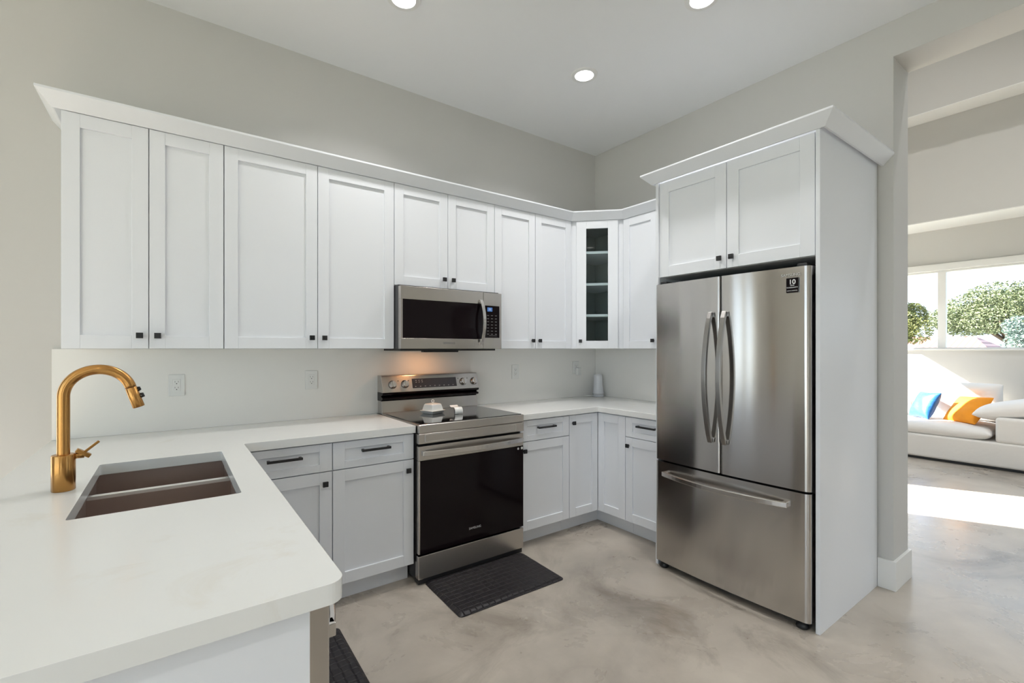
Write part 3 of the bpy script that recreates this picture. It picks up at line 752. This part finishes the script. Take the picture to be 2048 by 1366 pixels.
for k in range(9): ob('display_mark', MB().add(*slab(-74.9 + k * 1.45, -74.55 + k * 1.45, 1.3, 1.38, 0.08, 0.1)), M['ink'], bp)
for k in range(6): ob('display_mark', MB().add(*slab(-74.6 + (k % 3) * 0.9, -74.3 + (k % 3) * 0.9, 3.0 - (k // 3) * 0.5, 3.08 - (k // 3) * 0.5, 0.08, 0.1)), M['ink'], bp)
for xx in (-79.6, -76.6, -61.2, -58.1): ob('indicator_dot', MB().add(*slab(xx - 0.12, xx + 0.12, 3.0, 3.24, 0, 0.03)), M['blackplastic'], bp)
for xx in (-81.25, -77.7, -59.6, -55.95):
    c0 = pp(xx, 2.15)
    kn = ob('burner_knob', MB().lathe([(1.02, 0), (1.02, 0.12), (0.92, 0.16), (0.88, 0.75), (0.8, 0.85)], c0, 32, axis=TN), M['handle'], bp)
    g = MB(); g.bar([c0 + TN * 0.95 - TU * 0.86, c0 + TN * 0.95 + TU * 0.86], 0.42, 0.5, up=TN)
    ob('grip', g, M['handle'], kn, bevel=0.08)
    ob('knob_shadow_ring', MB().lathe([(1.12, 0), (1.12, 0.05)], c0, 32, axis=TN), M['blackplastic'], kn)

# things on the cooktop
bx, by = -73.2, -11.6
t = thing('butter_dish', 'small white ceramic butter dish with ring-handled lid on the cooktop', 'dish', (bx, by, 36.4))
def sq(h, z, c=(bx, by), ang=18):
    out = []
    for k in range(4):
        a = math.radians(ang + 45 + 90 * k); out.append((c[0] + h * math.cos(a), c[1] + h * math.sin(a), z))
    return out
def loft(rings):
    vs = [p for r in rings for p in r]; n = len(rings[0]); fs = [tuple(range(n))[::-1], tuple(range((len(rings) - 1) * n, len(rings) * n))]
    for i in range(len(rings) - 1):
        for k in range(n): fs.append((i * n + k, i * n + (k + 1) % n, (i + 1) * n + (k + 1) % n, (i + 1) * n + k))
    return MB().add(vs, fs)
ob('tray', loft([sq(2.5, 36.42), sq(2.7, 36.5), sq(3.4, 37.2), sq(3.35, 37.3), sq(2.6, 36.8)]), M['ceramic'], t, bevel=0.08)
ld_ = ob('lid', loft([sq(2.85, 37.0), sq(2.8, 37.3), sq(2.3, 38.75), sq(2.0, 38.95), sq(0.3, 39.2)]), M['ceramic'], t, bevel=0.14, seg=3)
rp = [(bx + 0.32 * math.cos(a) * 0.9, by + 0.32 * math.cos(a) * -0.44, 39.62 + 0.32 * math.sin(a)) for a in [2 * math.pi * k / 20 for k in range(21)]]
ob('ring_handle', MB().tube(rp, 0.13, 10), M['ceramic'], ld_)
t = thing('curved_holder', 'white curved ceramic holder lying behind the butter dish on the cooktop', 'holder', (-68.6, -13.0, 36.4))
pr = []
A0 = Vector((-69.5, -17.0, 0)); dA = Vector((0.06, 1, 0)).normalized(); dB = Vector((1, -0.1, 0)).normalized()
curve = [(0.0, 0.03), (-0.08, 0.6), (0.08, 1.25), (0.5, 1.68), (1.2, 1.78), (2.0, 1.62), (2.8, 1.7), (3.3, 2.0)]
vs = []; TH = 0.16
for i, (a_, z_) in enumerate(curve):
    nx = curve[min(i + 1, len(curve) - 1)]; pv = curve[max(i - 1, 0)]
    tx, tz = nx[0] - pv[0], nx[1] - pv[1]; L_ = math.hypot(tx, tz); nxn, nzn = -tz / L_, tx / L_
    for o_ in (0, TH):
        for w in (0.0, 2.2):
            p = A0 + dA * (a_ - nxn * o_) + dB * w; vs.append((p.x, p.y, 36.42 + z_ - nzn * o_))
fs = []
for i in range(len(curve) - 1):
    a = i * 4; b = a + 4
    fs += [(a, a + 1, b + 1, b), (a + 2, b + 2, b + 3, a + 3), (a, b, b + 2, a + 2), (a + 1, a + 3, b + 3, b + 1)]
e_ = (len(curve) - 1) * 4
fs += [(0, 2, 3, 1), (e_, e_ + 1, e_ + 3, e_ + 2)]
ob('curved_band', MB().add(vs, fs, True), M['ceramic'], t, bevel=0.03)
ob('inner_shade', MB().lathe([(0.5, 0), (0.62, 0.1), (0.7, 1.1), (0.6, 1.15)], tuple(A0 + dA * 1.3 + dB * 1.1 + Vector((0, 0, 36.42))), 24), M['blackplastic'], t)  # black plug stands in for the shade inside the open band

# ------------------------------------------------------------------ fridge
t = thing('refrigerator', 'stainless french-door fridge with bottom freezer drawer', 'refrigerator', (-17, -68.6, 0))
FY0, FY1 = -85.85, -51.4
ob('fridge_body', MB().box(-29.6, -1.6, FY0 + 0.1, FY1 - 0.1, 1.2, 68.6), M['fridgebody'], t, bevel=0.1)
def curved_front(y0, y1, z0, z1, r0=0.5, r1=0.5, thick=2.7):
    # outline in plan with a shared shallow bow over the whole fridge front
    yc = (FY0 + FY1) / 2; hw = (FY1 - FY0) / 2
    def bow(y): 
        s_ = (y - yc) / hw
        return -32.45 - 0.75 * (1 - abs(s_) ** 2.2)
    pts = []; N = 40
    ys = [y0 + (y1 - y0) * k / N for k in range(N + 1)]
    def edge(y):   # rounding towards both vertical edges
        a = y - y0; b = y1 - y; o_ = 0
        if a < r0: o_ += r0 - math.sqrt(max(0, r0 * r0 - (r0 - a) ** 2))
        if b < r1: o_ += r1 - math.sqrt(max(0, r1 * r1 - (r1 - b) ** 2))
        return o_
    extra = [y0 + r0 * q for q in (0, 0.03, 0.08, 0.16, 0.28, 0.45, 0.7, 1)] + [y1 - r1 * q for q in (0, 0.03, 0.08, 0.16, 0.28, 0.45, 0.7, 1)]
    ys = sorted(set([round(v, 4) for v in ys + extra]))
    for y in ys: pts.append((bow(y) + edge(y), y))
    back = -32.45 + thick
    poly = pts + [(back, y1), (back, y0)]
    n = len(poly); vs = [(p[0], p[1], z0) for p in poly] + [(p[0], p[1], z1) for p in poly]
    mb = MB()
    mb.add(vs, [(i, (i + 1) % n, (i + 1) % n + n, i + n) for i in range(n)], True)
    mb.add(vs, [tuple(range(n))[::-1], tuple(range(n, 2 * n))], False)
    return mb
dl = ob('left_door', curved_front(-68.42, FY1, 26.45, 69.05, r0=0.5, r1=0.45), M['steel'], t)
dR = ob('right_door', curved_front(FY0, -68.62, 26.45, 69.05, r0=1.0, r1=0.45), M['steel'], t)
dz = ob('freezer_drawer', curved_front(FY0, FY1, 1.7, 26.0, r0=1.0, r1=0.45), M['steel'], t)
for d_ in (dl, dR, dz):
    es = d_.modifiers.new('split', 'EDGE_SPLIT'); es.split_angle = math.radians(40)
def vhandle(y, parent):
    pts = []
    for k in range(21):
        u = k / 20; pts.append((-33.6 - 2.5 * math.sin(math.pi * u) ** 0.8, y, 33.0 + 28.3 * u))
    hb = MB().bar(pts, 1.0, 0.75, up=(1, 0, 0)); hb.box(-33.9, -32.9, y - 0.5, y + 0.5, 33.0, 34.0); hb.box(-33.9, -32.9, y - 0.5, y + 0.5, 60.3, 61.3)
    return ob('handle', hb, M['darksteel'], parent, bevel=0.08)
vhandle(-66.5, dl); vhandle(-69.75, dR)
pts = []
for k in range(25):
    u = k / 24; pts.append((-33.5 - 2.3 * math.sin(math.pi * u) ** 0.8, -54.2 - 28.0 * u, 23.4))
hb = MB().bar(pts, 0.75, 1.05); hb.box(-33.9, -32.7, -55.2, -54.2, 22.9, 23.9); hb.box(-33.9, -32.6, -82.2, -81.2, 22.9, 23.9)
ob('handle', hb, M['steelflat'], dz, bevel=0.12)
for yy in (-52.9, -84.0):
    ob('foot', MB().lathe([(0.7, 0), (0.9, 0.25), (0.8, 0.7), (0.5, 1.3)], (-31.2, yy, 0.0), 20, sx=1.2, sy=1.3), M['blackplastic'], t)
    ob('hinge_cover', MB().box(-31.5, -26.5, yy - 0.9, yy + 0.9, 68.6, 69.8), M['blackplastic'], t, bevel=0.15)
st = ob('warranty_sticker', MB().box(-33.05, -32.6, -84.0, -81.85, 64.15, 66.95), M['blackglass'], dR)
sxp = -33.07
text('sticker_number', '10', 1.25, (sxp, -82.92, 66.15), (0, -1, 0), st, M['whiteink'], bold=0.02)
text('sticker_lettering', 'YEAR', 0.33, (sxp, -82.92, 65.52), (0, -1, 0), st, M['whiteink'])
text('sticker_lettering', 'WARRANTY', 0.36, (sxp, -82.92, 65.1), (0, -1, 0), st, M['whiteink'])
text('sticker_lettering', 'DIGITAL INVERTER', 0.22, (sxp, -82.92, 64.5), (0, -1, 0), st, M['whiteink'])
text('logo_lettering', 'SAMSUNG', 0.75, (-32.98, -82.6, 67.55), (0, -1, 0), dR, M['ink'])

# ------------------------------------------------------------------ mats
def rubber_mat(name, cxy, w, l, ang, label, grp):
    T = Matrix.Translation(Vector((cxy[0], cxy[1], 0))) @ Matrix.Rotation(math.radians(ang), 4, 'Z')
    def rr(hx, hy, r, z):
        out = []
        for q, (sx_, sy_) in enumerate(((1, 1), (-1, 1), (-1, -1), (1, -1))):
            for k in range(6):
                a = math.radians(90 * q + 18 * k); out.append(T @ Vector((sx_ * (hx - r) + r * math.cos(a), sy_ * (hy - r) + r * math.sin(a), z)))
        return out
    mb = loft([rr(w / 2, l / 2, 0.9, 0.02), rr(w / 2, l / 2, 0.9, 0.15), rr(w / 2 - 0.7, l / 2 - 0.7, 0.8, 0.62), rr(w / 2 - 0.9, l / 2 - 0.9, 0.8, 0.66)])
    return tag(ob(name, mb, M['rubber'], bevel=0.05), label, 'mat', grp)
rubber_mat('floor_mat', (-68.9, -34.6), 27.4, 17.0, -1.2, 'black rubber anti-fatigue mat on the floor in front of the stove', 'black rubber floor mats')
rubber_mat('floor_mat', (-111.8, -49.6), 17.0, 36.0, -0.8, 'black rubber mat beside the peninsula, mostly hidden under the counter edge', 'black rubber floor mats')

# ------------------------------------------------------------------ outlets and the speaker
def outlet(x, z, label, plug=False, w=2.85, h=4.6):
    t = thing('wall_outlet', label, 'outlet', (x, -0.6, z), 'white wall outlets')
    ob('cover_plate', MB().box(x - w / 2, x + w / 2, -0.85, -0.62, z - h / 2, z + h / 2), M['plate'], t, bevel=0.1, seg=3)
    ob('receptacle', MB().box(x - 0.65, x + 0.65, -0.93, -0.82, z - 1.3, z + 1.3), M['plate'], t, bevel=0.04)
    s_ = MB()
    for q in (-1, 1):
        zz = z + q * 0.62
        s_.box(x - 0.32, x - 0.25, -0.945, -0.9, zz, zz + 0.3); s_.box(x + 0.25, x + 0.32, -0.945, -0.9, zz, zz + 0.3)
        s_.box(x - 0.09, x + 0.09, -0.945, -0.9, zz - 0.35, zz - 0.17)
    ob('slots', s_, M['slot'], t)
outlet(-128.0, 45.6, 'white duplex outlet on the backsplash behind the gold tap')
outlet(-100.9, 45.7, 'white duplex outlet on the backsplash midway between tap and stove')
outlet(-38.0, 45.9, 'white duplex outlet on the backsplash right of the stove')
outlet(-10.8, 46.6, 'white outlet nearest the corner with a charger plugged in')
t = thing('charger_plug', 'small white plug-in charger in the corner outlet', 'charger', (-10.5, -1.6, 44.6))
ob('plug_body', MB().box(-11.2, -9.6, -2.3, -0.96, 43.9, 46.6), M['plate'], t, bevel=0.12)
t = thing('smart_speaker', 'tapered white cylindrical speaker standing in the counter corner', 'speaker', (-3.6, -4.9, 36))
ob('speaker_body', MB().lathe([(1.75, 0.5), (2.0, 0.95), (2.0, 1.3), (1.62, 4.2), (1.5, 7.6), (1.4, 8.0), (1.0, 8.1)], (-3.6, -4.9, 36.0), 40), M['plastic'], t)
ob('speaker_foot', MB().lathe([(1.8, 0.01), (2.05, 0.15), (2.05, 0.45), (1.7, 0.55)], (-3.6, -4.9, 36.0), 40), M['plastic'], t)
ob('seam_ring', MB().lathe([(1.99, 0.98), (2.03, 1.02), (2.03, 1.1), (1.99, 1.14)], (-3.6, -4.9, 36.0), 40), M['greyink'], t)
pts = []
for k in range(60):
    a = k * 0.42; pts.append((-8.6 + 1.5 * math.cos(a) + 0.04 * k * math.cos(0.3), -3.9 + 0.9 * math.sin(a), 36.2 + 0.45 * abs(math.sin(k * 0.21))))
pts.append((-5.7, -4.6, 36.3))
tag(ob('power_cable', MB().tube(pts, 0.1, 8), M['plate']), 'thin white cable coiled on the counter beside the white speaker', 'cable')

# ------------------------------------------------------------------ living room: sofa and pillows
def cushion(c, sx_, sy_, sz_, rot, pinch=0.06, N=18, puff=0.5, T2=None):
    # pillow: soft lens with pointed corners; local axes x,y span, z thickness
    T = Matrix.Translation(Vector(c)) @ rot.to_4x4(); vs = []; fs = []
    rnd = random.Random(int(abs(c[0] * 7 + c[1] * 13)))
    ph = [rnd.uniform(0, 6) for _ in range(6)]
    for side in (1, -1):
        for i in range(N + 1):
            for j in range(N + 1):
                u = -1 + 2 * i / N; v = -1 + 2 * j / N
                z = max(0, (1 - abs(u) ** 3.2)) ** puff * max(0, (1 - abs(v) ** 3.2)) ** puff
                z *= 1 + 0.05 * math.sin(3 * u + ph[0]) * math.sin(4 * v + ph[1]) + 0.03 * math.sin(7 * u + ph[2] + 5 * v)
                x = u * (1 - pinch * (1 - v * v)); y = v * (1 - pinch * (1 - u * u))
                vs.append(T @ Vector((x * sx_ / 2, y * sy_ / 2, side * z * sz_ / 2)))
    n = N + 1
    for side in range(2):
        b = side * n * n
        for i in range(N):
            for j in range(N):
                q = (b + i * n + j, b + (i + 1) * n + j, b + (i + 1) * n + j + 1, b + i * n + j + 1)
                fs.append(q if side == 0 else q[::-1])
    mb = MB().add(vs, fs, True)
    return mb
def weld(o):
    bm = bmesh.new(); bm.from_mesh(o.data); bmesh.ops.remove_doubles(bm, verts=bm.verts, dist=0.0004)
    bmesh.ops.recalc_face_normals(bm, faces=bm.faces); bm.to_mesh(bm and o.data); bm.free()
    s_ = o.modifiers.new('smooth', 'SUBSURF'); s_.levels = 1; s_.render_levels = 1
    return o
Rz = lambda a: Matrix.Rotation(math.radians(a), 3, 'Z'); Rx = lambda a: Matrix.Rotation(math.radians(a), 3, 'X'); Ry = lambda a: Matrix.Rotation(math.radians(a), 3, 'Y')
t = thing('sofa', 'white slipcovered sofa against the far living room wall below the window', 'sofa', (184, -60, 0))
ob('base_frame', MB().box(164, 203, -106, -8, 1.2, 12.2), M['sofa'], t, bevel=1.0, seg=4)
ob('armrest', MB().box(164, 203, -106, -83, 12.0, 23.1), M['sofa'], t, bevel=1.3, seg=4)
ob('backrest', MB().box(196, 203, -83.5, -8, 12.0, 25), M['sofa'], t, bevel=1.5, seg=4)
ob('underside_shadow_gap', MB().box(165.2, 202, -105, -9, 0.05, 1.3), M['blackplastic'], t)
def softbox(c, dx, dy, dz, r):
    mb = MB(); N = 16; vs = []; fs = []
    return cushion(c, dx, dy, dz, Matrix.Identity(3), pinch=0.015, puff=0.28, N=20)
weld(ob('seat_cushion', softbox((179.5, -62.6, 15.0), 33, 40, 7.6, 1), M['pillow'], t))
weld(ob('seat_cushion', softbox((179.5, -23.5, 15.0), 33, 38, 7.6, 1), M['pillow'], t))
weld(ob('back_cushion', cushion((190.5, -66.3, 27.2), 34, 21, 10, Rz(90) @ Rx(68), pinch=0.03, puff=0.42), M['pillow'], t))
weld(ob('back_cushion', cushion((190.5, -32, 27.2), 33, 21, 10, Rz(90) @ Rx(68), pinch=0.03, puff=0.42), M['pillow'], t))
def basis(u, v):
    u = Vector(u).normalized(); v = Vector(v); v = (v - u * v.dot(u)).normalized(); w = u.cross(v)
    return Matrix((u, v, w)).transposed()
tag(weld(ob('throw_pillow', cushion((177, -90.2, 26.7), 24, 32, 8.2, Rx(-12), pinch=0.05, puff=0.5), M['pillow'])), 'plump white pillow lying on the sofa arm', 'pillow')
D1 = Vector((0, -0.81, 0.58)); D2 = Vector((0.78, 0.36, 0.51))
tag(weld(ob('throw_pillow', cushion((176.5, -72.0, 24.4), 16.5, 16.5, 6.2, basis(D1 + D2, D2 - D1), pinch=0.09, puff=0.6), M['orange'])), 'bright orange velvet pillow leaning on the white sofa arm pillow', 'pillow')
tag(weld(ob('throw_pillow', cushion((177.5, -56.3, 25.2), 15.5, 15.0, 6, basis((-0.72, -0.66, 0.02), (0.24, -0.3, 0.85)), pinch=0.09, puff=0.6), M['blue'])), 'blue velvet pillow on the left of the sofa seat', 'pillow')

# ------------------------------------------------------------------ outdoors
def tree(name, label, c, rx, ry, rz, zc, nleaf, leaf, m, seed, size=3.0, trunk=True, stems=1):
    rnd = random.Random(seed)
    t = thing(name, label, 'tree' if trunk else 'shrub', (c[0], c[1], -8))
    lumps = []
    for k in range(16):
        a = rnd.uniform(0, 6.283); el = rnd.uniform(-0.6, 1.0); rr_ = rnd.uniform(0.35, 0.78)
        ce = math.sqrt(max(0, 1 - min(1, el * el)))
        lumps.append(Vector((c[0] + rx * rr_ * math.cos(a) * ce, c[1] + ry * rr_ * math.sin(a) * ce, zc + rz * rr_ * el)))
    tr = MB()
    for s_ in range(stems):
        bx_ = c[0] + rnd.uniform(-4, 4); by_ = c[1] + rnd.uniform(-6, 6) * stems
        top = Vector((bx_, by_, zc - rz * 0.75))
        tr.tube([(bx_, by_, -8), tuple(Vector((bx_ + 2, by_ + 3, (zc - rz * 0.75) * 0.5))), top], [5, 4, 3.4] if trunk else [1.5, 1.2, 1], 10)
        for k in range(s_, 16, stems):
            mid = top.lerp(lumps[k], 0.5) + Vector((rnd.uniform(-6, 6), rnd.uniform(-6, 6), rnd.uniform(-5, 5)))
            tr.tube([top, mid, lumps[k]], [2.4, 1.6, 0.6] if trunk else [0.7, 0.5, 0.3], 7)
    ob('trunk', tr, M['bark'], t)
    vs = []; fs = []
    for k in range(nleaf):
        L_ = lumps[rnd.randrange(16)]
        while True:
            q = Vector((rnd.uniform(-1, 1), rnd.uniform(-1, 1), rnd.uniform(-1, 1)))
            if 0.15 < q.length < 1: break
        q = q.normalized() * (q.length ** 0.5)
        p = L_ + Vector((q.x * rx * 0.42, q.y * ry * 0.42, q.z * rz * 0.42))
        s_ = size * rnd.uniform(0.6, 1.3)
        a = Vector((rnd.gauss(0, 1), rnd.gauss(0, 1), rnd.gauss(0, 0.6))).normalized(); b_ = a.cross(Vector((rnd.gauss(0, 1), rnd.gauss(0, 1), rnd.gauss(0, 1)))).normalized(); n_ = a.cross(b_)
        i = len(vs)
        vs += [p - a * s_, p + b_ * s_ * 0.45 + n_ * s_ * 0.15, p + a * s_, p - b_ * s_ * 0.45 + n_ * s_ * 0.15]
        fs.append((i, i + 1, i + 2, i + 3))
    ob('foliage', MB().add(vs, fs), m, t, fixn=False)
    return t
tree('garden_tree', 'broad olive-green tree seen through the wide right window pane', (730, -20, 0), 75, 88, 43, 92, 34000, 'A', M['leafA'], 1, 1.7)
tree('garden_tree', 'yellow-green tree seen through the narrow left window pane', (560, 52, 0), 26, 36, 36, 76, 16000, 'B', M['leafB'], 2, 1.5)
tree('garden_shrub', 'pale silvery-green shrub at the lower right of the window', (470, -64, 0), 24, 26, 22, 60, 9000, 'C', M['leafC'], 5, 1.2, trunk=False)
t = thing('neighbour_house', 'low house with red tiled roof glimpsed between the tree trunks', 'house', (1000, 300, -8))
ob('wall', MB().box(950, 1090, 45, 360, -8, 53), M['stucco'], t)
ob('roof', MB().add([(935, 30, 53), (1105, 30, 53), (1105, 375, 53), (935, 375, 53), (1020, 60, 76), (1020, 345, 76)],
   [(0, 4, 5, 3), (1, 2, 5, 4), (0, 1, 4), (2, 3, 5), (0, 3, 2, 1)]), M['tile'], t)
